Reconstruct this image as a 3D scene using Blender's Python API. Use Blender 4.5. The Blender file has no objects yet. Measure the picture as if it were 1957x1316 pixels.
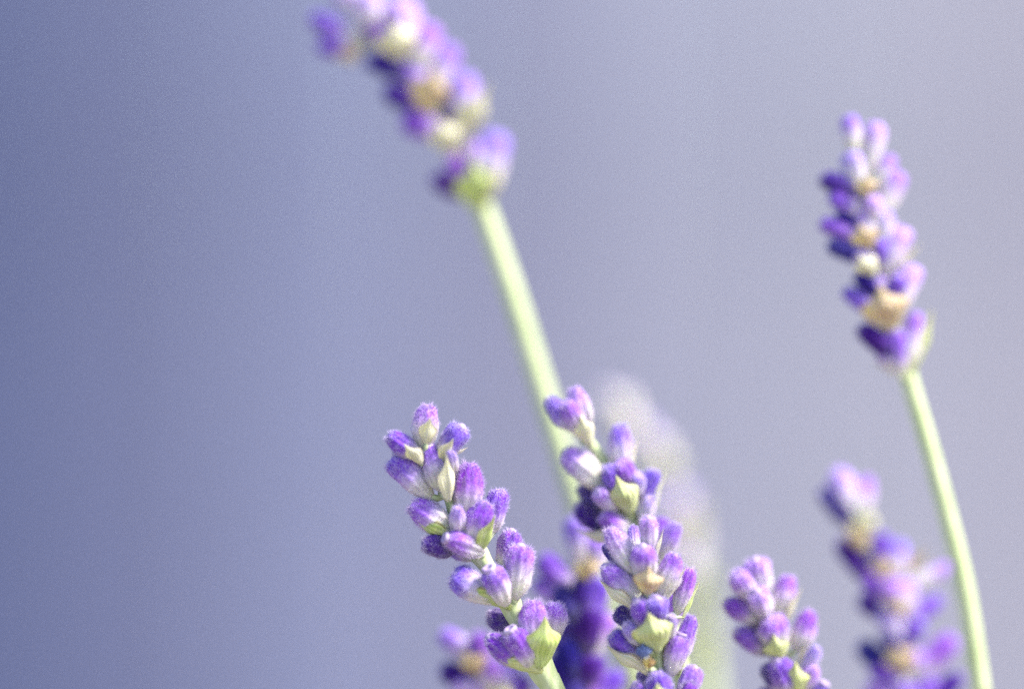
import bpy, math, random
from mathutils import Vector, Matrix, noise
R = math.radians
S = bpy.context.scene
C = S.collection

# ------------------------------------------------------------------ camera
CAM_Z = 0.42          # height of the lens above the soil
D0 = 0.272            # distance to the plane of focus
FOC = 100.0
cd = bpy.data.cameras.new('camera'); cam = bpy.data.objects.new('camera', cd); C.objects.link(cam)
cam.location = (0, 0, CAM_Z); cam.rotation_euler = (R(90), 0, 0)
cd.lens = FOC; cd.sensor_width = 36.0; cd.clip_start = 0.01; cd.clip_end = 60
cd.dof.use_dof = True; cd.dof.focus_distance = D0; cd.dof.aperture_fstop = 4.0
S.camera = cam
# ------------------------------------------------------------------ sky, sun, exposure
SUN_EL, SUN_AZ = 50.0, 68.0       # azimuth: degrees from behind the camera towards the right
sv = Vector((math.cos(R(SUN_EL))*math.sin(R(SUN_AZ)), -math.cos(R(SUN_EL))*math.cos(R(SUN_AZ)), math.sin(R(SUN_EL))))
w = bpy.data.worlds.new('World'); S.world = w; w.use_nodes = True
nt = w.node_tree; bg = nt.nodes['Background']
sky = nt.nodes.new('ShaderNodeTexSky'); sky.sky_type = 'NISHITA'; sky.sun_disc = False
sky.sun_elevation = R(SUN_EL); sky.sun_rotation = math.atan2(sv.x, sv.y)
sky.air_density = 1.0; sky.dust_density = 1.5
nt.links.new(sky.outputs[0], bg.inputs[0]); bg.inputs[1].default_value = 0.06
sl = bpy.data.lights.new('sun', 'SUN'); so = bpy.data.objects.new('sun', sl); C.objects.link(so)
sl.energy = 1.5; sl.angle = R(14); sl.color = (1.0, 0.95, 0.88)
so.location = (0.6, -0.4, 1.2); so.rotation_euler = sv.to_track_quat('Z', 'Y').to_euler()
S.view_settings.view_transform = 'Standard'; S.view_settings.look = 'None'
S.view_settings.gamma = 1.0; S.view_settings.use_curve_mapping = False
S.view_settings.exposure = 2.55
S.cycles.use_denoising = False   # keep the fine hairs and a film-like grain

rnd = random.Random(11)
# ------------------------------------------------------------------ materials
def nodes(name):
    m = bpy.data.materials.new(name); m.use_nodes = True
    t = m.node_tree
    return m, t, t.nodes['Principled BSDF'], (lambda k: t.nodes.new(k)), t.links.new

def ramp(n, stops):
    e = n.color_ramp.elements
    while len(e) < len(stops): e.new(0.5)
    for el, (p, c) in zip(e, stops):
        el.position = p; el.color = (*c, 1)

def mat_calyx(name, fuzz=False):
    # object colour: R = how far the violet reaches down, G = frosty paleness, B = shift towards indigo, painted shade on dark buds
    m, t, P, N, L = nodes(name)
    uv = N('ShaderNodeUVMap'); uv.uv_map = 'along'
    sp = N('ShaderNodeSeparateXYZ'); L(uv.outputs[0], sp.inputs[0])
    oi = N('ShaderNodeObjectInfo'); oc = N('ShaderNodeSeparateColor'); L(oi.outputs['Color'], oc.inputs[0])
    tc = N('ShaderNodeTexCoord')
    nz = N('ShaderNodeTexNoise'); nz.inputs['Scale'].default_value = 900; nz.inputs['Detail'].default_value = 4
    L(tc.outputs['Object'], nz.inputs['Vector'])
    mp = N('ShaderNodeMapping'); mp.inputs['Scale'].default_value = (1, 1, 0.6); L(tc.outputs['Object'], mp.inputs[0])
    fine = N('ShaderNodeTexNoise'); fine.inputs['Scale'].default_value = 6500; fine.inputs['Detail'].default_value = 3
    L(mp.outputs[0], fine.inputs['Vector'])
    # height + shift + noise
    a = N('ShaderNodeMath'); a.operation = 'MULTIPLY_ADD'; a.inputs[1].default_value = 0.40; L(nz.outputs[0], a.inputs[0]); L(sp.outputs[1], a.inputs[2])
    b = N('ShaderNodeMath'); b.operation = 'MULTIPLY_ADD'; b.inputs[1].default_value = 0.8; L(oc.outputs[0], b.inputs[0]); L(a.outputs[0], b.inputs[2])
    c = N('ShaderNodeMath'); c.operation = 'SUBTRACT'; c.inputs[1].default_value = 0.93; L(b.outputs[0], c.inputs[0])
    cr = N('ShaderNodeValToRGB')
    ramp(cr, [(0.0, (0.60, 0.61, 0.42)), (0.26, (0.57, 0.52, 0.54)), (0.43, (0.40, 0.27, 0.56)), (0.58, (0.24, 0.085, 0.51)), (0.95, (0.135, 0.024, 0.38))])
    L(c.outputs[0], cr.inputs[0])
    # indigo shift, the painted shade of the dark buds
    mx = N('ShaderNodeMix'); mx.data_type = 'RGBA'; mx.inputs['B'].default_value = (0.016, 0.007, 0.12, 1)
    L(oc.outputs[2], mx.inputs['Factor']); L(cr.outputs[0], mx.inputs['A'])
    # frosty bloom, patchy
    fr = N('ShaderNodeMath'); fr.operation = 'MULTIPLY'; 
    fm = N('ShaderNodeMapRange'); fm.inputs[1].default_value = 0.38; fm.inputs[2].default_value = 0.62; L(fine.outputs[0], fm.inputs[0])
    L(fm.outputs[0], fr.inputs[0]); L(oc.outputs[1], fr.inputs[1])
    m2 = N('ShaderNodeMix'); m2.data_type = 'RGBA'; m2.inputs['B'].default_value = (0.62, 0.53, 0.78, 1)
    L(fr.outputs[0], m2.inputs['Factor']); L(mx.outputs['Result'], m2.inputs['A'])
    cap = N('ShaderNodeMapRange'); cap.interpolation_type = 'SMOOTHSTEP'; cap.inputs[1].default_value = 0.88; cap.inputs[2].default_value = 1.0; cap.inputs[4].default_value = 0.6
    L(sp.outputs[1], cap.inputs[0])
    cm = N('ShaderNodeMath'); cm.operation = 'MULTIPLY'; L(cap.outputs[0], cm.inputs[0]); L(fm.outputs[0], cm.inputs[1])
    m4 = N('ShaderNodeMix'); m4.data_type = 'RGBA'; m4.inputs['B'].default_value = (0.50, 0.42, 0.62, 1)
    L(cm.outputs[0], m4.inputs['Factor']); L(m2.outputs['Result'], m4.inputs['A'])
    out = m4.outputs['Result']
    if fuzz:
        m3 = N('ShaderNodeMix'); m3.data_type = 'RGBA'; m3.inputs['Factor'].default_value = 0.6
        m3.inputs['B'].default_value = (0.70, 0.62, 0.78, 1); L(out, m3.inputs['A']); out = m3.outputs['Result']
    # a little hue scatter from bud to bud
    hs = N('ShaderNodeHueSaturation'); hr = N('ShaderNodeMapRange'); hr.inputs[3].default_value = 0.475; hr.inputs[4].default_value = 0.515
    L(oi.outputs['Random'], hr.inputs[0]); L(hr.outputs[0], hs.inputs['Hue']); hs.inputs['Saturation'].default_value = 1.08
    L(out, hs.inputs['Color']); L(hs.outputs[0], P.inputs['Base Color'])
    P.inputs['Roughness'].default_value = 0.75; P.inputs['Specular IOR Level'].default_value = 0.2
    if not fuzz:
        P.inputs['Sheen Weight'].default_value = 0.35; P.inputs['Sheen Roughness'].default_value = 0.45
        P.inputs['Sheen Tint'].default_value = (0.8, 0.7, 1.0, 1)
        P.inputs['Subsurface Weight'].default_value = 0.25; P.inputs['Subsurface Scale'].default_value = 0.0006
        P.inputs['Subsurface Radius'].default_value = (1.0, 0.6, 1.0)
        bp = N('ShaderNodeBump'); bp.inputs['Strength'].default_value = 0.5; bp.inputs['Distance'].default_value = 0.00012
        L(fine.outputs[0], bp.inputs['Height']); L(bp.outputs[0], P.inputs['Normal'])
    return m

def mat_bract(name):
    m, t, P, N, L = nodes(name)
    uv = N('ShaderNodeUVMap'); uv.uv_map = 'along'
    sp = N('ShaderNodeSeparateXYZ'); L(uv.outputs[0], sp.inputs[0])
    oi = N('ShaderNodeObjectInfo')
    tc = N('ShaderNodeTexCoord')
    nz = N('ShaderNodeTexNoise'); nz.inputs['Scale'].default_value = 1100; nz.inputs['Detail'].default_value = 4
    L(tc.outputs['Object'], nz.inputs['Vector'])
    # veins
    s1 = N('ShaderNodeMath'); s1.operation = 'MULTIPLY'; s1.inputs[1].default_value = 52; L(sp.outputs[0], s1.inputs[0])
    ad = N('ShaderNodeMath'); ad.operation = 'MULTIPLY_ADD'; ad.inputs[1].default_value = 5.0; L(nz.outputs[0], ad.inputs[0]); L(s1.outputs[0], ad.inputs[2])
    s2 = N('ShaderNodeMath'); s2.operation = 'SINE'; L(ad.outputs[0], s2.inputs[0])
    mr = N('ShaderNodeMapRange'); mr.inputs[1].default_value = 0.25; mr.inputs[2].default_value = 1.0; mr.inputs[4].default_value = 0.8; L(s2.outputs[0], mr.inputs[0])
    vm = N('ShaderNodeMix'); vm.data_type = 'RGBA'; vm.blend_type = 'MULTIPLY'; vm.inputs['B'].default_value = (0.55, 0.68, 0.36, 1)
    L(mr.outputs[0], vm.inputs['Factor']); L(oi.outputs['Color'], vm.inputs['A'])
    nm = N('ShaderNodeMix'); nm.data_type = 'RGBA'; nm.inputs['B'].default_value = (0.62, 0.62, 0.42, 1)
    n2 = N('ShaderNodeMapRange'); n2.inputs[1].default_value = 0.4; n2.inputs[2].default_value = 0.75; n2.inputs[4].default_value = 0.6; L(nz.outputs[0], n2.inputs[0])
    L(n2.outputs[0], nm.inputs['Factor']); L(vm.outputs['Result'], nm.inputs['A'])
    em = N('ShaderNodeMath'); em.operation = 'SUBTRACT'; em.inputs[1].default_value = 0.5; L(sp.outputs[0], em.inputs[0])
    ea = N('ShaderNodeMath'); ea.operation = 'ABSOLUTE'; L(em.outputs[0], ea.inputs[0])
    er = N('ShaderNodeMapRange'); er.inputs[1].default_value = 0.42; er.inputs[2].default_value = 0.5; er.inputs[4].default_value = 0.55; L(ea.outputs[0], er.inputs[0])
    tr = N('ShaderNodeMapRange'); tr.inputs[1].default_value = 0.72; tr.inputs[2].default_value = 1.0; tr.inputs[4].default_value = 0.6; L(sp.outputs[1], tr.inputs[0])
    mxm = N('ShaderNodeMath'); mxm.operation = 'MAXIMUM'; L(er.outputs[0], mxm.inputs[0]); L(tr.outputs[0], mxm.inputs[1])
    en = N('ShaderNodeMath'); en.operation = 'MULTIPLY'; L(mxm.outputs[0], en.inputs[0]); L(nz.outputs[0], en.inputs[1])
    eb = N('ShaderNodeMix'); eb.data_type = 'RGBA'; eb.inputs['B'].default_value = (0.42, 0.29, 0.20, 1)
    L(en.outputs[0], eb.inputs['Factor']); L(nm.outputs['Result'], eb.inputs['A'])
    L(eb.outputs['Result'], P.inputs['Base Color'])
    P.inputs['Roughness'].default_value = 0.6; P.inputs['Specular IOR Level'].default_value = 0.3
    P.inputs['Subsurface Weight'].default_value = 0.35; P.inputs['Subsurface Scale'].default_value = 0.0005
    P.inputs['Subsurface Radius'].default_value = (0.9, 1.0, 0.4)
    bp = N('ShaderNodeBump'); bp.inputs['Strength'].default_value = 0.35; bp.inputs['Distance'].default_value = 0.0001
    L(s2.outputs[0], bp.inputs['Height']); L(bp.outputs[0], P.inputs['Normal'])
    return m

def mat_stem(name):
    m, t, P, N, L = nodes(name)
    tc = N('ShaderNodeTexCoord'); mp = N('ShaderNodeMapping'); mp.inputs['Scale'].default_value = (1, 1, 0.15); L(tc.outputs['Object'], mp.inputs[0])
    nz = N('ShaderNodeTexNoise'); nz.inputs['Scale'].default_value = 1500; nz.inputs['Detail'].default_value = 5; L(mp.outputs[0], nz.inputs['Vector'])
    cr = N('ShaderNodeValToRGB'); ramp(cr, [(0.3, (0.36, 0.45, 0.19)), (0.7, (0.56, 0.60, 0.38))])
    L(nz.outputs[0], cr.inputs[0]); L(cr.outputs[0], P.inputs['Base Color'])
    P.inputs['Roughness'].default_value = 0.65; P.inputs['Sheen Weight'].default_value = 0.2
    P.inputs['Specular IOR Level'].default_value = 0.3
    bp = N('ShaderNodeBump'); bp.inputs['Strength'].default_value = 0.4; bp.inputs['Distance'].default_value = 0.0001
    L(nz.outputs[0], bp.inputs['Height']); L(bp.outputs[0], P.inputs['Normal'])
    return m

def mat_plain(name, cols, scale, rough=0.8, objcol=False, bump=0.0):
    m, t, P, N, L = nodes(name)
    tc = N('ShaderNodeTexCoord')
    nz = N('ShaderNodeTexNoise'); nz.inputs['Scale'].default_value = scale; nz.inputs['Detail'].default_value = 6
    L(tc.outputs['Object'], nz.inputs['Vector'])
    cr = N('ShaderNodeValToRGB'); ramp(cr, [(0.3, cols[0]), (0.7, cols[1])]); L(nz.outputs[0], cr.inputs[0])
    out = cr.outputs[0]
    if objcol:
        oi = N('ShaderNodeObjectInfo'); mx = N('ShaderNodeMix'); mx.data_type = 'RGBA'; mx.blend_type = 'MULTIPLY'; mx.inputs['Factor'].default_value = 1
        L(oi.outputs['Color'], mx.inputs['A']); L(out, mx.inputs['B']); out = mx.outputs['Result']
    L(out, P.inputs['Base Color']); P.inputs['Roughness'].default_value = rough
    if bump:
        bp = N('ShaderNodeBump'); bp.inputs['Strength'].default_value = 0.5; bp.inputs['Distance'].default_value = bump
        L(nz.outputs[0], bp.inputs['Height']); L(bp.outputs[0], P.inputs['Normal'])
    return m

M_CAL = mat_calyx('calyx_skin'); M_FUZZ = mat_calyx('calyx_hair', True)
M_BRACT = mat_bract('bract_leaf'); M_STEM = mat_stem('stem_skin')
M_TIP = mat_plain('corolla_rim', ((0.28, 0.17, 0.42), (0.52, 0.45, 0.58)), 3000, 0.7)
M_BLUE = mat_plain('withered_corolla', ((0.03, 0.04, 0.22), (0.20, 0.27, 0.48)), 3.0, 0.6)
M_BOARD = mat_plain('board_paint', ((0.76, 0.77, 0.82), (1, 1, 1)), 2.6, 0.85, True, 0.002)
M_SOIL = mat_plain('soil', ((0.16, 0.13, 0.11), (0.30, 0.26, 0.22)), 25, 0.95, False, 0.01)

# ------------------------------------------------------------------ the setting
def mesh_obj(name, verts, faces, mat, parent=None, smooth=False):
    me = bpy.data.meshes.new(name); me.from_pydata(verts, [], faces); me.materials.append(mat)
    if smooth: me.polygons.foreach_set('use_smooth', [True]*len(me.polygons))
    o = bpy.data.objects.new(name, me); C.objects.link(o); o.parent = parent
    return o

g = 30
gv = [(-6+12*i/g, -4+12*j/g, 0.012*noise.noise((i*0.7, j*0.7, 3))*(0 if 12 < i < 18 and 8 < j < 14 else 1)) for j in range(g+1) for i in range(g+1)]
gf = [(j*(g+1)+i, j*(g+1)+i+1, (j+1)*(g+1)+i+1, (j+1)*(g+1)+i) for j in range(g) for i in range(g)]
ground = mesh_obj('ground', gv, gf, M_SOIL, smooth=True); ground['kind'] = 'structure'

# painted board wall far behind the flowers, wholly out of focus
WALL_Y = 2.3
wall = bpy.data.objects.new('board_wall', None); C.objects.link(wall); wall.location = (0, WALL_Y, 0)
wall['label'] = 'grey-blue to pale lilac board wall, wholly blurred behind the lavender'; wall['category'] = 'wall'
def srgb(r, g, b):
    f = lambda c: ((c/255+0.055)/1.055)**2.4 if c > 10 else c/255/12.92
    return (f(r), f(g), f(b))
BW = 0.15
WALL_GAIN = 0.605
def board_tint(x):
    # board tints: slate blue towards the left, grading to pale lilac grey on the right
    k = [(-0.75, (100, 111, 154)), (-0.42, (104, 114, 157)), (-0.28, (132, 137, 174)), (-0.15, (152, 157, 190)), (0.02, (163, 163, 190)), (0.2, (190, 190, 206)), (0.45, (190, 187, 201)), (0.8, (190, 187, 201))]
    for (x0, c0), (x1, c1) in zip(k, k[1:]):
        if x <= x1:
            f = min(1, max(0, (x-x0)/(x1-x0))); break
    else: c0 = c1 = k[-1][1]; f = 0
    if x < k[0][0]: c0 = c1 = k[0][1]; f = 0
    return [a+(b-a)*f for a, b in zip(c0, c1)]
bb = 0.006
prof = [(-BW/2+0.002, 0.0), (-BW/2+0.002, -0.018), (-BW/2+0.002+bb, -0.024), (BW/2-0.002-bb, -0.024), (BW/2-0.002, -0.018), (BW/2-0.002, 0.0)]
bv = [(x, y, z) for z in (0.0, 2.4) for x, y in prof]; n = len(prof)
bfc = [(i, (i+1) % n, n+(i+1) % n, n+i) for i in range(n)] + [tuple(range(n))[::-1], tuple(range(n, 2*n))]
bme = bpy.data.meshes.new('board'); bme.from_pydata(bv, [], bfc); bme.materials.append(M_BOARD)
brnd = random.Random(5)
for i in range(-14, 15):
    o = bpy.data.objects.new('board', bme); C.objects.link(o); o.parent = wall
    o.location = (i*BW, brnd.uniform(-0.003, 0.003), -0.01)
    r, g_, b = srgb(*board_tint(i*BW)); k = WALL_GAIN*brnd.uniform(0.95, 1.05)
    o.color = (r*k, g_*k, b*k, 1)

# ------------------------------------------------------------------ flower parts
def W(d): return d*36.0/FOC
def P3(x, y, d):
    s = W(d)/1957.0
    return Vector(((x-978.5)*s, d, CAM_Z-(y-658.0)*s))

CL, CR = 0.00475, 0.00125      # standard calyx length and radius
PROF_BLUNT = [(0.0, .24), (.04, .38), (.12, .58), (.24, .77), (.38, .90), (.52, .97), (.66, 1.0), (.78, .99), (.88, .89), (.95, .66), (.985, .36)]
PROF_TAPER = [(0.0, .24), (.04, .40), (.12, .62), (.24, .84), (.38, .97), (.52, 1.0), (.66, .96), (.78, .86), (.88, .70), (.95, .50), (.985, .34)]
def calyx_mesh(seed, hairs):
    PROF = PROF_BLUNT if seed % 2 else PROF_TAPER
    rr = random.Random(seed); off = Vector((seed*3.1, seed*1.7, seed*0.9))
    seg = 36; ribs = rr.choice([9, 10, 11]); V = []; F = []; UV = []; ph = rr.uniform(0, 6.28)
    bend = rr.uniform(0.04, 0.12)*CL
    def ring(t, r):
        out = []
        for j in range(seg):
            a = 2*math.pi*j/seg
            rib = 0.085*math.cos(ribs*a+ph)*min(1, t*4)*(1-0.3*t)
            lobe = 0.17*math.cos(4*a+ph)*max(0, (t-0.80)/0.2)
            nn = 0.19*noise.noise(Vector((math.cos(a)*1.1, math.sin(a)*1.1, t*2.4))+off)
            q = CR*r*(1+rib+lobe+nn)
            x, y = q*math.cos(a), q*math.sin(a)*0.93
            out.append(Vector((x+bend*(t*t-t)*1.6, y, t*CL)))
        return out
    rings = [ring(t, r) for t, r in PROF]
    for rg in rings: V += rg
    # puckered mouth: the rim folds inwards
    mouth = [Vector((p.x*0.55, p.y*0.55, CL*0.985)) for p in rings[-1]]; V += mouth
    pit = len(V); V.append(Vector((0, 0, CL*0.955)))
    nr = len(PROF)+1
    vh = [t for t, r in PROF]+[0.99]
    for i in range(nr-1):
        for j in range(seg):
            k = (j+1) % seg
            F.append((i*seg+j, i*seg+k, (i+1)*seg+k, (i+1)*seg+j))
    for j in range(seg): F.append(((nr-1)*seg+j, (nr-1)*seg+(j+1) % seg, pit))
    bot = len(V); V.append(Vector((0, 0, 0)))
    for j in range(seg): F.append((j, bot, (j+1) % seg))
    nbody = len(F)
    hv = vh_of = [vh[i] for i in range(nr) for j in range(seg)] + [0.99, 0.0]
    for h in range(hairs):
        t = rr.random()**0.85*0.97+0.02; j = rr.randrange(seg)
        cl = noise.noise(Vector((math.cos(6.283*j/seg)*2.2, math.sin(6.283*j/seg)*2.2, t*6))+off)
        if cl < rr.uniform(-0.35, 0.15): continue
        i = max(i for i in range(len(PROF)) if PROF[i][0] <= t); i = min(i, len(PROF)-2)
        f = (t-PROF[i][0])/(PROF[i+1][0]-PROF[i][0]); f = min(1, max(0, f)); u = rr.random(); k = (j+1) % seg
        p = (rings[i][j]*(1-u)+rings[i][k]*u)*(1-f)+(rings[i+1][j]*(1-u)+rings[i+1][k]*u)*f
        nrm = Vector((p.x, p.y, 0)).normalized(); nrm.z = 0.9*max(0, (t-0.75)/0.25)
        d = (nrm*rr.uniform(0.5, 1.0)+Vector((rr.uniform(-.5, .5), rr.uniform(-.5, .5), rr.uniform(0.1, 0.9)))).normalized()
        ln = rr.uniform(0.12, 0.42)*0.001*(1+0.6*cl)*(1.25 if t > 0.9 else 1)
        sd = d.cross(Vector((rr.uniform(-1, 1), rr.uniform(-1, 1), rr.uniform(-1, 1)))).normalized()*0.000014
        b0 = len(V); V += [p-sd, p+sd, p+d*ln+Vector((rr.uniform(-1, 1), rr.uniform(-1, 1), rr.uniform(-1, 1)))*ln*0.2]; F.append((b0, b0+1, b0+2)); hv += [t]*3
    me = bpy.data.meshes.new('calyx'); me.from_pydata([tuple(v) for v in V], [], F)
    me.materials.append(M_CAL); me.materials.append(M_FUZZ)
    me.polygons.foreach_set('use_smooth', [True]*len(F))
    me.polygons.foreach_set('material_index', [0]*nbody+[1]*(len(F)-nbody))
    uvl = me.uv_layers.new(name='along')
    buf = []
    for lp in me.loops: buf += [0.0, hv[lp.vertex_index]]
    uvl.data.foreach_set('uv', buf)
    return me
CAL_SHARP = [calyx_mesh(s, 4200) for s in range(9)]
CAL_SOFT = [calyx_mesh(s+20, 120) for s in range(6)]

def corolla_mesh(open_):
    # a small pursed ring of petals peeping out of the calyx mouth
    V = []; F = []; seg = 16
    pr = [(0.0, 0.36), (0.35, 0.42), (0.62, 0.46), (0.8, 0.42), (0.84, 0.30), (0.66, 0.20), (0.4, 0.14)] if open_ else [(0.0, 0.40), (0.3, 0.44), (0.6, 0.36), (0.85, 0.2), (0.95, 0.08)]
    for z, r in pr:
        for j in range(seg):
            a = 2*math.pi*j/seg; q = CR*r*(1+0.10*math.cos(5*a+z))
            V.append((q*math.cos(a), q*math.sin(a), z*0.0006))
    for i in range(len(pr)-1):
        for j in range(seg):
            k = (j+1) % seg; F.append((i*seg+j, i*seg+k, (i+1)*seg+k, (i+1)*seg+j))
    F.append(tuple((len(pr)-1)*seg+j for j in range(seg)))
    me = bpy.data.meshes.new('corolla'); me.from_pydata(V, [], F); me.materials.append(M_TIP)
    me.polygons.foreach_set('use_smooth', [True]*len(F)); return me
COR_OPEN, COR_SHUT = corolla_mesh(True), corolla_mesh(False)

BL, BWD = 0.0042, 0.0028       # standard bract length and width
BP = [(0, .22), (.05, .34), (.12, .50), (.24, .72), (.38, .91), (.48, 1.0), (.55, .96), (.61, .78), (.68, .53), (.76, .33), (.85, .19), (.93, .09), (1.0, .01)]
def bract_mesh(seed, broad):
    # a cupped, keeled scale leaf with a drawn-out point; local z = along, local y = outward
    rr = random.Random(seed+70); V = []; F = []; U = []; nx = 20; th = 0.00010
    for side in (0, 1):
        for t, wd in BP:
            for i in range(nx+1):
                u = i/nx*2-1
                wob = 1+0.14*noise.noise(Vector((u*2, t*5, seed)))
                x = u*wd*BWD/2*wob
                cup = -0.42*(abs(u)**2.2)*wd*BWD/2*1.6
                keel = 0.00009*math.exp(-(u*7)**2)*(1-t*0.5)
                rid = 0.00006*math.cos(u*20)*wd*(1-0.4*t)
                bow = (0.16 if broad else 0.12)*BWD*math.sin(math.pi*t)
                curl = 0.20*BWD*noise.noise(Vector((u*1.3, t*2.2, seed+5)))*wd
                V.append((x, cup+keel+rid+bow+curl-side*th, t*BL)); U.append((i/nx, t))
    nv = len(BP)*(nx+1)
    for i in range(len(BP)-1):
        for j in range(nx):
            a = i*(nx+1)+j; q = (a, a+1, a+nx+2, a+nx+1)
            F.append(q[::-1]); F.append(tuple(v+nv for v in q))
    for i in range(len(BP)-1):
        for j in (0, nx):
            a = i*(nx+1)+j; F.append((a, a+nx+1, a+nx+1+nv, a+nv) if j == 0 else (a, a+nv, a+nx+1+nv, a+nx+1))
    for i in (0, len(BP)-1):
        for j in range(nx):
            a = i*(nx+1)+j; F.append((a, a+1, a+1+nv, a+nv) if i == 0 else (a, a+nv, a+1+nv, a+1))
    me = bpy.data.meshes.new('bract'); me.from_pydata(V, [], F); me.materials.append(M_BRACT)
    me.polygons.foreach_set('use_smooth', [True]*len(F))
    uvl = me.uv_layers.new(name='along'); buf = []
    for lp in me.loops: buf += list(U[lp.vertex_index])
    uvl.data.foreach_set('uv', buf); return me
def crumple_mesh():
    V = []; F = []; a_, b_ = 24, 14
    for i in range(b_+1):
        for j in range(a_):
            th = math.pi*i/b_; ph = 2*math.pi*j/a_
            n = Vector((math.sin(th)*math.cos(ph), math.sin(th)*math.sin(ph), math.cos(th)))
            r = 0.8+0.55*noise.noise(n*2.2)+0.25*noise.noise(n*5.5)
            V.append(tuple(n*r))
    for i in range(b_):
        for j in range(a_):
            k = (j+1) % a_; F.append((i*a_+j, (i+1)*a_+j, (i+1)*a_+k, i*a_+k))
    me = bpy.data.meshes.new('withered_corolla'); me.from_pydata(V, [], F); me.materials.append(M_BLUE)
    me.polygons.foreach_set('use_smooth', [True]*len(F)); return me
CRUMPLE = crumple_mesh()
BRACTS = [bract_mesh(s, s % 2) for s in range(4)]

def catmull(pts, n):
    out = []
    for i in range(len(pts)-1):
        p0 = pts[max(i-1, 0)]; p1 = pts[i]; p2 = pts[i+1]; p3 = pts[min(i+2, len(pts)-1)]
        for k in range(n):
            t = k/n
            out.append([0.5*((2*b)+(-a+c)*t+(2*a-5*b+4*c-d)*t*t+(-a+3*b-3*c+d)*t**3) for a, b, c, d in zip(p0, p1, p2, p3)])
    out.append(list(pts[-1])); return out

def tube(V, F, path, seg=12, square=0.14):
    # path: list of (x, y, z, r)
    b0 = len(V); prev = None
    for i, q in enumerate(path):
        p = Vector(q[:3]); a = Vector(path[max(i-1, 0)][:3]); b = Vector(path[min(i+1, len(path)-1)][:3])
        t = (b-a).normalized()
        n1 = (Vector((0, 1, 0.001)) if prev is None else prev); n1 = (n1-t*n1.dot(t)).normalized(); prev = n1; n2 = t.cross(n1)
        for j in range(seg):
            an = 2*math.pi*(j+0.5)/seg; r = q[3]*(1+square*math.cos(4*an))
            V.append(tuple(p+n1*math.cos(an)*r+n2*math.sin(an)*r))
    for i in range(len(path)-1):
        for j in range(seg):
            k = (j+1) % seg; F.append((b0+i*seg+j, b0+i*seg+k, b0+(i+1)*seg+k, b0+(i+1)*seg+j))
    F.append(tuple(b0+j for j in range(seg))[::-1]); F.append(tuple(b0+(len(path)-1)*seg+j for j in range(seg)))

GREEN = (0.44, 0.54, 0.17); PALE = (0.55, 0.60, 0.27); CREAM = (0.70, 0.65, 0.48); TAN = (0.58, 0.40, 0.27); BROWN = (0.34, 0.17, 0.06)
TINT = {'g': GREEN, 'p': PALE, 'c': CREAM, 't': TAN, 'n': BROWN}

def frame(zv, yv):
    z = zv.normalized(); y = (yv-z*yv.dot(z)); y = y.normalized() if y.length > 1e-6 else z.orthogonal().normalized()
    x = y.cross(z)
    return Matrix((x, y, z)).transposed().to_4x4()

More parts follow.
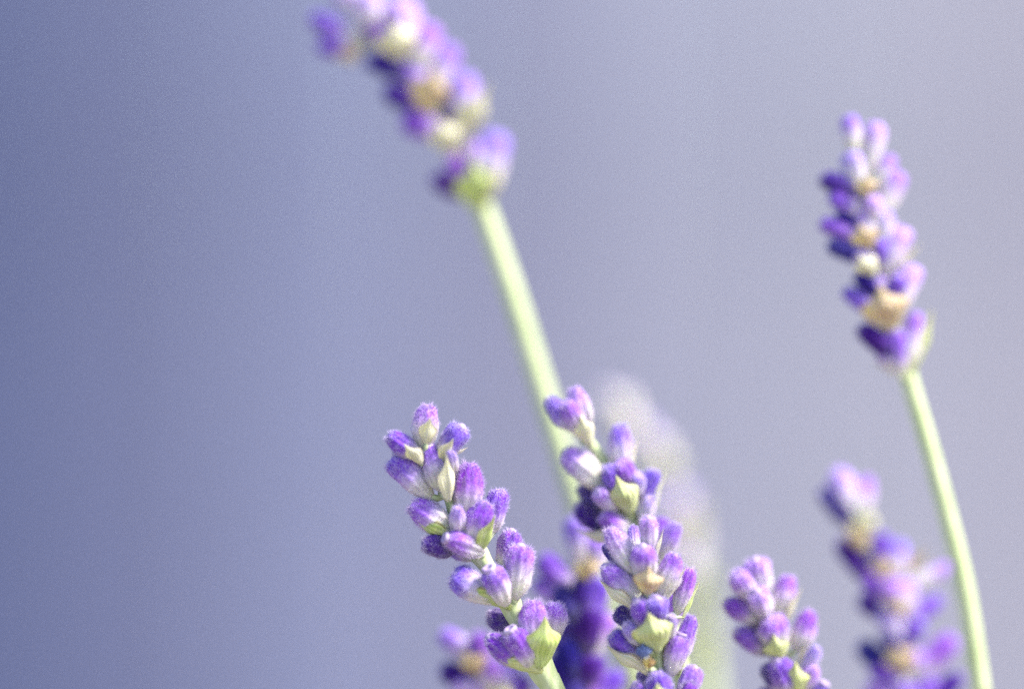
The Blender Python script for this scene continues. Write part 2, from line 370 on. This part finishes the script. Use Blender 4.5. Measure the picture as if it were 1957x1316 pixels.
def sprig(label, d, axis, foot, buds, bracts, sharp=False, lean=0.0, reach=95, back=0.5, seed=0, blue=()):
    """axis: (x, y, width) points from the tip of the spike downward, in the photograph's measure at distance d;
    foot: where the stem meets the soil; buds: (tip x, tip y, base x, base y, width, look[, depth]); bracts likewise with a tint"""
    rr = random.Random(seed*17+3); s = W(d)/1957.0
    root = bpy.data.objects.new('lavender_sprig', None); C.objects.link(root)
    root.location = foot
    root['label'] = label; root['category'] = 'lavender'; root['group'] = 'lavender flower spikes'
    inv = Matrix.Translation(-Vector(foot))
    y0 = axis[0][1]
    def dep(y): return d + lean*(y-y0)*s
    ctl = []
    for x, y, wd in axis:
        p = P3(x, y, dep(y)); ctl.append((p.x, p.y, p.z, wd*s/2))
    last = Vector(ctl[-1][:3]); prev = Vector(ctl[-2][:3]); dr = (last-prev).normalized(); ft = Vector(foot)
    r = ctl[-1][3]; h = last.z
    ctl.append((*(last+dr*0.06), r*1.03))
    m = (last+dr*0.10)*0.45+ft*0.55; m.z = h*0.42
    ctl.append((*m, r*1.1)); ctl.append((ft.x, ft.y, -0.012, r*1.35))
    V = []; F = []
    path = catmull([(c[0]-foot[0], c[1]-foot[1], c[2]-foot[2], c[3]) for c in ctl], 6)
    tube(V, F, path)
    def axis_at(x, y):
        best = None
        for (x0, y0_, w0), (x1, y1, w1) in zip(axis, axis[1:]):
            vx, vy = x1-x0, y1-y0_; t = max(0, min(1, ((x-x0)*vx+(y-y0_)*vy)/(vx*vx+vy*vy)))
            qx, qy = x0+vx*t, y0_+vy*t; dd = math.hypot(x-qx, y-qy)
            if best is None or dd < best[0]: best = (dd, qx, qy, w0+(w1-w0)*t)
        return best
    made = []
    def put(tip, base, wd, look):
        mes = rr.choice(CAL_SHARP if sharp else CAL_SOFT)
        o = bpy.data.objects.new('calyx', mes); C.objects.link(o); o.parent = root
        ax = tip-base; ln = ax.length; an = rr.uniform(0, 6.28)
        mt = Matrix.Translation(base-Vector(foot)) @ frame(ax, Vector((math.cos(an), math.sin(an), 0.3)))
        k = wd/2/CR*1.03
        o.matrix_basis = mt @ Matrix.Diagonal((k, k, ln/CL, 1))
        v = [0.73, 0.30, 0.0]
        if 'p' in look: v = [0.40, 0.6, 0.0]         # pale, violet only at the mouth
        if 'v' in look: v = [0.90, 0.20, 0.03]       # strong violet
        if 'd' in look: v = [1.0, 0.02, 0.80]       # deep indigo: shade inside the clump painted into the bud colour
        if 'f' in look: v = [0.58, 0.80, 0.0]        # frosted with white hairs
        if 'm' in look: v = [0.60, 0.35, 0.0]
        if 'w' in look: v = [0.12, 0.15, 0.0]          # nearly white
        o.color = (min(1, max(0, v[0]+rr.uniform(-.1, .1))), min(1, max(0, v[1]+rr.uniform(-.1, .1))), min(1, max(0, v[2]+rr.uniform(-.02, .10))), 1)
        if 'r' in look or (sharp and rr.random() < 0.35):
            c = bpy.data.objects.new('corolla', COR_OPEN if 'r' in look else COR_SHUT); C.objects.link(c); c.parent = o
            f = 1.15 if 'r' in look else 0.9
            c.matrix_basis = Matrix.Translation((0, 0, CL*0.935)) @ Matrix.Diagonal((f, f, f*k*CL/ln, 1))
    for b in buds:
        tx, ty, bx, by, wd, look = b[:6]
        ex = 0.10 if sharp else 0.34
        bx += (bx-tx)*ex; by += (by-ty)*ex; wd *= 0.98 if sharp else 0.90
        dd, qx, qy, aw = axis_at(bx, by)
        l = math.hypot(tx-bx, ty-by); dz = 0.75*math.sqrt(max(0, reach*reach-l*l))
        sgn = -1 if 'b' in look else 1
        lat = math.hypot(tx-axis_at(tx, ty)[1], ty-axis_at(tx, ty)[2])
        zb = (aw*0.35 + max(0, 26-dd)*0.5)*sgn if len(b) < 7 else b[6]
        zt = zb+dz*sgn*(0.9 if lat < 45 else 0.6)
        base = P3(bx, by, dep(by)-zb*s); tip = P3(tx, ty, dep(by)-zt*s)
        # keep the true picture place after the move in depth
        put(tip, base, wd*s*(dep(by)-zb*s)/d, look)
        # short stalk from the stem to the calyx
        a0 = P3(qx, min(qy+10, axis[-1][1]), dep(qy)); e = base+(tip-base)*0.05
        a0 -= Vector(foot); e = e-Vector(foot); mid = (a0+e)/2; mid.z -= 0.0002
        tube(V, F, [(*a0, 6*s), (*mid, 7*s), (*e, 0.16*wd*s)], 8, 0)
        if sgn > 0 and lat < 50 and rr.random() < back:
            f = 0.8; t2 = P3(qx+(tx-qx)*f+rr.uniform(-6, 6), ty+14, dep(by)+zt*s*0.9); b2 = P3(bx, by, dep(by)+zb*s)
            put(t2, b2, wd*s*0.95, look.replace('r', ''))
    for b in bracts:
        tx, ty, bx, by, wd, tint = b[:6]
        zt, zb = (b[6], b[7]) if len(b) > 7 else (38, 20)
        if zt > 30: zt += 20; zb += 12
        dd, qx, qy, aw = axis_at((tx+bx)/2, (ty+by)/2)
        base = P3(bx, by, dep(by)-zb*s); tip = P3(tx, ty, dep(by)-zt*s)
        ctr = (base+tip)/2; out = ctr-P3(qx, qy, dep(qy)); out.z *= 0.3
        if len(b) > 8 and isinstance(b[8], tuple): out = Vector(b[8])
        elif len(b) > 8: out = Vector((math.sin(R(b[8])), -math.cos(R(b[8])), -0.15))
        o = bpy.data.objects.new('bract', BRACTS[rr.randrange(2)*2+(1 if wd > 44 else 0)]); C.objects.link(o); o.parent = root
        ax = tip-base; ln = ax.length; k = wd*s/BWD
        o.matrix_basis = Matrix.Translation(base-Vector(foot)) @ frame(ax, out) @ Matrix.Diagonal((k, min(k, 1.3), ln/BL, 1))
        c = TINT[tint]; j = rr.uniform(0.93, 1.05); o.color = (c[0]*j, c[1]*j, c[2]*j, 1)
        a0 = P3(qx, min(qy+20, axis[-1][1]), dep(qy))-Vector(foot); e = base+ax*0.05-Vector(foot)
        tube(V, F, [(*a0, 6*s), (*((a0+e)/2), 7*s), (*e, 0.09*wd*s)], 8, 0)
    for x, y, wd in blue:
        o = bpy.data.objects.new('withered_corolla', CRUMPLE); C.objects.link(o); o.parent = root
        k = wd*s/2; z_ = 50*s
        o.matrix_basis = Matrix.Translation(P3(x, y, dep(y)-z_)-Vector(foot)) @ Matrix.Diagonal((k, k, k*0.8, 1))
        a0 = P3(axis_at(x, y)[1], axis_at(x, y)[2]+8, dep(y))-Vector(foot); e = o.matrix_basis.translation
        tube(V, F, [(*a0, 6*s), (*((a0+e)/2), 6*s), (*e, 5*s)], 8, 0)
    st = mesh_obj('stem', V, F, M_STEM, root, True)
    return root

# ------------------------------------------------------------------ the sprigs
sprig('sharp leaning lavender spike with open tiers and a wide green-veined bract at the lowest', D0,
  [(812,862,12), (838,915,15), (858,950,20), (872,990,24), (900,1036,26), (914,1056,38), (930,1080,30), (952,1112,30), (972,1146,42), (984,1172,38), (1004,1206,36), (1026,1256,50), (1036,1280,50), (1052,1306,42), (1066,1334,40), (1090,1390,40)],
  (0.035, 0.300, 0),
  [(817,772,813,850,47,'m'), (741,830,802,872,44,'v'), (884,814,845,872,48,'v'), (745,876,818,945,50,''), (818,850,851,932,50,''), (862,862,868,905,26,'p'),
   (898,882,892,978,57,'v'), (784,962,858,1008,58,''), (875,968,878,1020,32,'f'), (930,958,905,1032,57,'v'), (957,934,944,1010,42,'v',-12),
   (806,1037,868,1046,42,'d'), (852,1028,920,1052,46,'r'), (864,1093,946,1142,56,''), (935,1088,966,1150,52,'r'), (978,1012,966,1095,48,'vb'), (995,1040,984,1136,54,''),
   (935,1172,988,1202,48,'db'), (931,1215,1004,1262,48,'v'), (976,1204,1014,1268,52,'vr'), (1020,1145,1022,1236,52,''), (1062,1150,1048,1228,44,'m',-30)],
  [(822,796,814,850,36,'c',44,24), (772,848,806,888,36,'c',40,20), (866,838,846,880,38,'c',40,22), (894,855,862,872,14,'c',10,10), (853,868,860,958,42,'c',52,24,40), (792,990,868,1032,50,'g',24,22,(-0.45,-0.30,-0.85)),
   (946,984,918,1056,44,'g',44,16,50), (862,1108,976,1164,60,'g',26,24,(-0.45,-0.30,-0.85)), (1000,1100,978,1160,42,'p',24,16,60), (1042,1176,1034,1276,84,'g',52,22,22), (938,1246,1036,1286,60,'p',26,24,(-0.45,-0.30,-0.85))],
  sharp=True, reach=90, seed=1)

sprig('sharply focused dense lavender spike with a small tan papery bract below its top tier', D0-0.001,
  [(1236,1040,12), (1238,1080,18), (1240,1130,24), (1248,1180,28), (1256,1235,30), (1262,1290,32), (1275,1350,34), (1285,1420,36)],
  (0.050, 0.290, 0),
  [(1238,986,1240,1050,37,'f'), (1211,1007,1214,1046,25,'vb'), (1163,1008,1212,1090,46,'f'), (1153,1040,1190,1082,24,'db'), (1228,1042,1232,1108,50,'m'), (1291,1057,1264,1132,45,''),
   (1154,1080,1216,1154,52,''), (1319,1084,1296,1165,38,'vb'), (1216,1146,1240,1202,44,'v'), (1256,1142,1252,1205,48,'v'), (1193,1192,1236,1226,34,'f'), (1178,1166,1220,1196,36,'db'), (1284,1176,1276,1222,26,'pr'),
   (1322,1174,1300,1256,37,'v'), (1303,1212,1282,1284,42,'r'), (1168,1208,1224,1266,40,'v'), (1256,1284,1264,1350,52,'v'), (1212,1304,1246,1356,38,''), (1328,1272,1300,1346,42,''), (1319,1298,1300,1370,36,'vr'),
   (1225,1284,1250,1316,34,'db'), (1185,1330,1250,1390,44,''), (1270,1350,1272,1420,48,'v'), (1335,1345,1290,1410,44,'')],
  [(1268,1010,1252,1074,12,'c',20,10), (1240,1082,1236,1136,62,'t',50,34,-4), (1312,1082,1262,1158,28,'c',22,14,60), (1146,1108,1218,1172,48,'c',22,20,(-0.45,-0.30,-0.85)), (1336,1112,1306,1182,20,'g',-14,-6,70),
   (1239,1170,1258,1242,88,'p',60,34,4), (1337,1190,1296,1290,26,'p',10,6,70), (1160,1234,1242,1292,50,'c',24,20,(-0.45,-0.30,-0.85)), (1242,1252,1240,1278,26,'n',46,36,0), (1256,1304,1262,1360,60,'p',60,40,0)],
  sharp=True, reach=84, seed=2, blue=((1231,1243,32),))

sprig('slightly soft lavender spike behind the dense one, its top buds crossing the long bare stem', D0+0.0075,
  [(1100,800,12), (1122,838,18), (1150,876,22), (1178,930,24), (1205,985,28), (1232,1050,30), (1262,1130,32), (1290,1230,34), (1315,1340,36)],
  (0.060, 0.320, 0),
  [(1046,762,1100,816,40,'v'), (1080,766,1112,830,42,''), (1096,740,1124,806,40,'f'), (1079,862,1156,922,54,'m'), (1184,810,1192,896,46,'m'), (1160,890,1188,946,42,'v'), (1186,882,1204,936,44,''),
   (1220,903,1214,950,32,'f'), (1250,896,1234,980,36,'v'), (1242,948,1232,1002,32,'p'), (1106,930,1166,978,38,'db'), (1103,962,1166,1014,42,'db'), (1142,936,1176,974,34,'f'), (1148,984,1204,1020,44,''),
   (1270,990,1250,1050,36,'vb'), (1294,1000,1262,1066,38,''), (1170,1040,1226,1080,46,'v'), (1300,1130,1270,1200,44,'v'), (1210,1130,1262,1190,46,'d')],
  [(1108,792,1130,850,40,'c',46,24,10), (1218,842,1198,908,28,'c',20,12,60), (1177,908,1208,982,62,'p',56,26,0), (1272,896,1240,1000,26,'p',14,8,70), (1100,1010,1200,1046,46,'c',10,10,(-0.45,-0.30,-0.85))],
  sharp=True, reach=88, seed=3)

sprig('short pale-tipped lavender spike standing alone between the clump and the crowded blurred spike', D0+0.0085,
  [(1440,1120,12), (1458,1165,18), (1478,1215,24), (1500,1260,28), (1522,1316,32), (1545,1390,34)],
  (0.090, 0.310, 0),
  [(1406,1092,1442,1144,46,'f'), (1442,1067,1456,1134,50,'f'), (1444,1128,1464,1176,48,'f'), (1510,1098,1490,1172,42,''), (1383,1150,1448,1184,42,'v'), (1480,1178,1488,1240,54,'m'),
   (1550,1164,1522,1236,42,''), (1403,1206,1466,1244,40,'v'), (1482,1258,1508,1316,60,'v'), (1458,1272,1500,1322,38,'d'), (1562,1234,1538,1286,30,'f'), (1558,1272,1536,1322,36,'f'), (1576,1306,1548,1360,38,'vr'),
   (1450,1320,1510,1370,44,'v'), (1430,1190,1462,1200,26,'db')],
  [(1532,1122,1500,1194,26,'c',20,10,65), (1478,1212,1492,1262,54,'p',54,34,0), (1564,1184,1526,1270,28,'c',20,10,65), (1520,1262,1520,1336,66,'p',50,28,0)],
  sharp=True, reach=84, seed=4)

sprig('tall upright lavender spike with tan withered bracts on a pale curved stem', D0+0.016,
  [(1645,270,12), (1652,330,18), (1662,420,22), (1680,520,26), (1702,620,28), (1734,712,30), (1744,750,31), (1777,860,31), (1817,1010,32), (1847,1140,33), (1874,1316,34), (1890,1420,34)],
  (0.110, 0.330, 0),
  [(1622,220,1634,284,42,'m'), (1676,232,1664,304,46,'f'), (1624,288,1644,350,48,'f'), (1706,296,1676,352,36,'m'), (1566,338,1630,368,40,'d'), (1586,366,1640,402,42,'v'), (1724,328,1684,402,48,'m'),
   (1666,374,1672,426,42,'f'), (1636,396,1660,454,46,'f'), (1600,402,1648,438,38,'d'), (1566,424,1640,456,38,'v'), (1694,398,1684,456,44,'f'), (1734,434,1696,504,48,'f'), (1580,464,1652,500,38,'d'), (1682,454,1690,512,44,'v'), (1638,470,1668,520,44,'p'),
   (1752,506,1716,584,50,'f'), (1662,512,1688,566,44,'m'), (1636,520,1676,562,38,'d'), (1610,554,1682,596,44,'v'), (1722,524,1706,574,44,'v'), (1640,622,1708,682,44,'d'), (1676,642,1712,694,44,'v'), (1716,628,1720,696,48,'v'), (1754,594,1728,680,46,'m')],
  [(1655,335,1656,372,46,'t',46,30,-5), (1642,428,1664,476,56,'t',56,32,-10), (1760,466,1702,530,36,'c',20,10,60), (1680,544,1702,630,96,'t',56,28,-5), (1782,592,1738,726,50,'p',26,10,50), (1640,486,1672,528,48,'c',56,32,-10), (1668,690,1732,722,22,'c',12,8,-60)],
  reach=80, seed=5)

sprig('large strongly blurred lavender spike nodding off a long bare green stem above the clump', D0+0.027,
  [(690,-20,14), (740,60,20), (800,160,26), (850,240,30), (890,320,32), (918,385,36), (935,430,37), (980,560,38), (1030,720,39), (1080,880,40), (1120,1010,40), (1170,1160,40), (1220,1316,40)],
  (0.045, 0.350, 0),
  [(592,30,668,66,50,'v'), (606,96,676,74,48,'v'), (640,-30,700,20,50,'f'), (696,-20,716,40,60,'f'), (700,44,752,92,50,'v'), (762,-6,770,92,76,'f'), (826,44,800,120,58,'m'), (866,84,826,172,54,'m'), (764,116,812,172,52,'v'), (696,112,768,140,48,'d'), (732,168,800,200,46,'d'),
   (892,136,866,264,60,'m'), (870,180,862,250,40,'d'), (766,228,846,258,50,'v'), (820,342,902,356,50,'d'), (858,296,908,350,48,'v'), (952,250,922,348,66,'m'), (910,270,908,340,50,'m')],
  [(752,40,764,112,84,'c',60,34,5), (832,130,812,214,80,'t',62,34,5), (934,160,878,276,62,'c',48,20,35), (640,112,690,92,40,'t',20,10,-20), (840,226,860,290,66,'c',56,30,0), (905,306,914,402,86,'g',66,24,0), (950,310,924,396,60,'c',56,20,30)],
  reach=92, seed=6)

sprig('crowded blurred lavender spike overlapping the pale curved stem', D0-0.0185,
  [(1618,960,12), (1640,1020,18), (1668,1090,24), (1700,1160,28), (1728,1240,30), (1755,1330,34), (1775,1420,36)],
  (0.095, 0.245, 0),
  [(1598,892,1630,970,62,'f'), (1566,934,1620,992,44,'d'), (1660,908,1644,984,44,'m'), (1602,1028,1656,1098,44,'d'), (1690,1016,1676,1076,40,'v'), (1724,1030,1700,1098,54,'m'), (1652,1090,1690,1146,48,'v'), (1640,1140,1700,1176,44,'d'), (1742,1106,1716,1164,54,'m'),
   (1816,1078,1744,1116,36,'m'), (1800,1140,1744,1176,40,'v'), (1692,1160,1716,1210,46,'f'), (1758,1182,1732,1226,42,'v'), (1640,1226,1710,1290,50,'d'), (1664,1270,1728,1316,46,'v'), (1688,1204,1728,1244,42,'d'), (1758,1240,1740,1300,54,'m'), (1826,1214,1756,1284,54,'v'), (1704,1296,1746,1346,50,'v'), (1840,1284,1768,1346,50,'d'),
   (1700,1110,1704,1150,44,'m'), (1780,1290,1760,1350,48,'v'), (1650,1310,1730,1370,48,'m')],
  [(1662,970,1650,1030,50,'c',50,26,10), (1622,1000,1652,1054,46,'t',46,24,-20), (1780,1050,1720,1098,34,'t',30,14,40), (1708,1230,1736,1284,64,'t',60,30,-5), (1720,1140,1716,1180,46,'t',60,34,10), (1690,1060,1690,1104,44,'t',60,34,10)],
  reach=84, seed=7)

sprig('blurred lavender spike low behind the lowest tier of the leaning focused one', D0+0.019,
  [(905,1230,14), (930,1290,22), (955,1350,28), (980,1420,32)],
  (0.020, 0.360, 0),
  [(840,1206,912,1262,56,'m'), (838,1278,926,1300,46,'d'), (862,1300,934,1330,50,'f'), (908,1206,922,1262,46,'v'), (942,1256,936,1310,50,'m'), (900,1300,940,1350,56,'m'), (984,1262,948,1330,48,'f'), (1010,1290,960,1350,50,'v'), (950,1310,956,1370,52,'v')],
  [(884,1242,922,1290,52,'t',56,30,-10), (968,1300,952,1350,50,'c',50,30,10)],
  reach=86, seed=8)

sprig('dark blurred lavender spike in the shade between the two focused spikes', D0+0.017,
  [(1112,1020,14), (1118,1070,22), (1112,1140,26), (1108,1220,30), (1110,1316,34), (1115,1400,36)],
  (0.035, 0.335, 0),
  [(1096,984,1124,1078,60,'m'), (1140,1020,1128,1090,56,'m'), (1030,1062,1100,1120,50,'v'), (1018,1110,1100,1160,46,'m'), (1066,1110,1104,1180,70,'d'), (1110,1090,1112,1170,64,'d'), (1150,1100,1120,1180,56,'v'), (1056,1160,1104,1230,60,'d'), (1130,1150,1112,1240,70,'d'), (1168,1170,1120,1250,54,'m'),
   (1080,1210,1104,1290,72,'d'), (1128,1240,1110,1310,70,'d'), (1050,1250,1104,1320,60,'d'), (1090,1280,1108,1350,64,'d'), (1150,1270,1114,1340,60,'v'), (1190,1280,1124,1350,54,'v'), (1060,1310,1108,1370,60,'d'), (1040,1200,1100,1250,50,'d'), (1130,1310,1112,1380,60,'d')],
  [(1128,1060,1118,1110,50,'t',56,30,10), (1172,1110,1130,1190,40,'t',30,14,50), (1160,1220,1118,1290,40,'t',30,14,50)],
  reach=86, seed=9)

sprig('very faint pale lavender spike far out of focus just past the dense focused spike', D0+0.068,
  [(1165,770,14), (1215,830,20), (1262,900,24), (1300,1000,30), (1322,1110,40), (1338,1220,44), (1348,1320,46), (1356,1420,46)],
  (0.085, 0.400, 0),
  [(1150,746,1196,800,40,'w'), (1186,752,1206,816,38,'w'), (1262,836,1258,900,46,'w'), (1222,806,1240,872,42,'p'), (1300,930,1292,1000,50,'p'), (1268,950,1286,1016,52,'m'), (1330,1000,1310,1076,46,'w'), (1280,1040,1312,1106,52,'m'), (1312,1090,1320,1156,52,'p'), (1342,1100,1326,1170,40,'p')],
  [(1186,780,1212,846,46,'c',50,26,5), (1266,850,1272,926,56,'c',50,26,5), (1334,956,1304,1036,60,'c',50,26,20), (1350,1070,1330,1180,64,'p',50,26,20), (1350,1170,1336,1290,66,'p',50,26,20)],
  reach=86, seed=10)
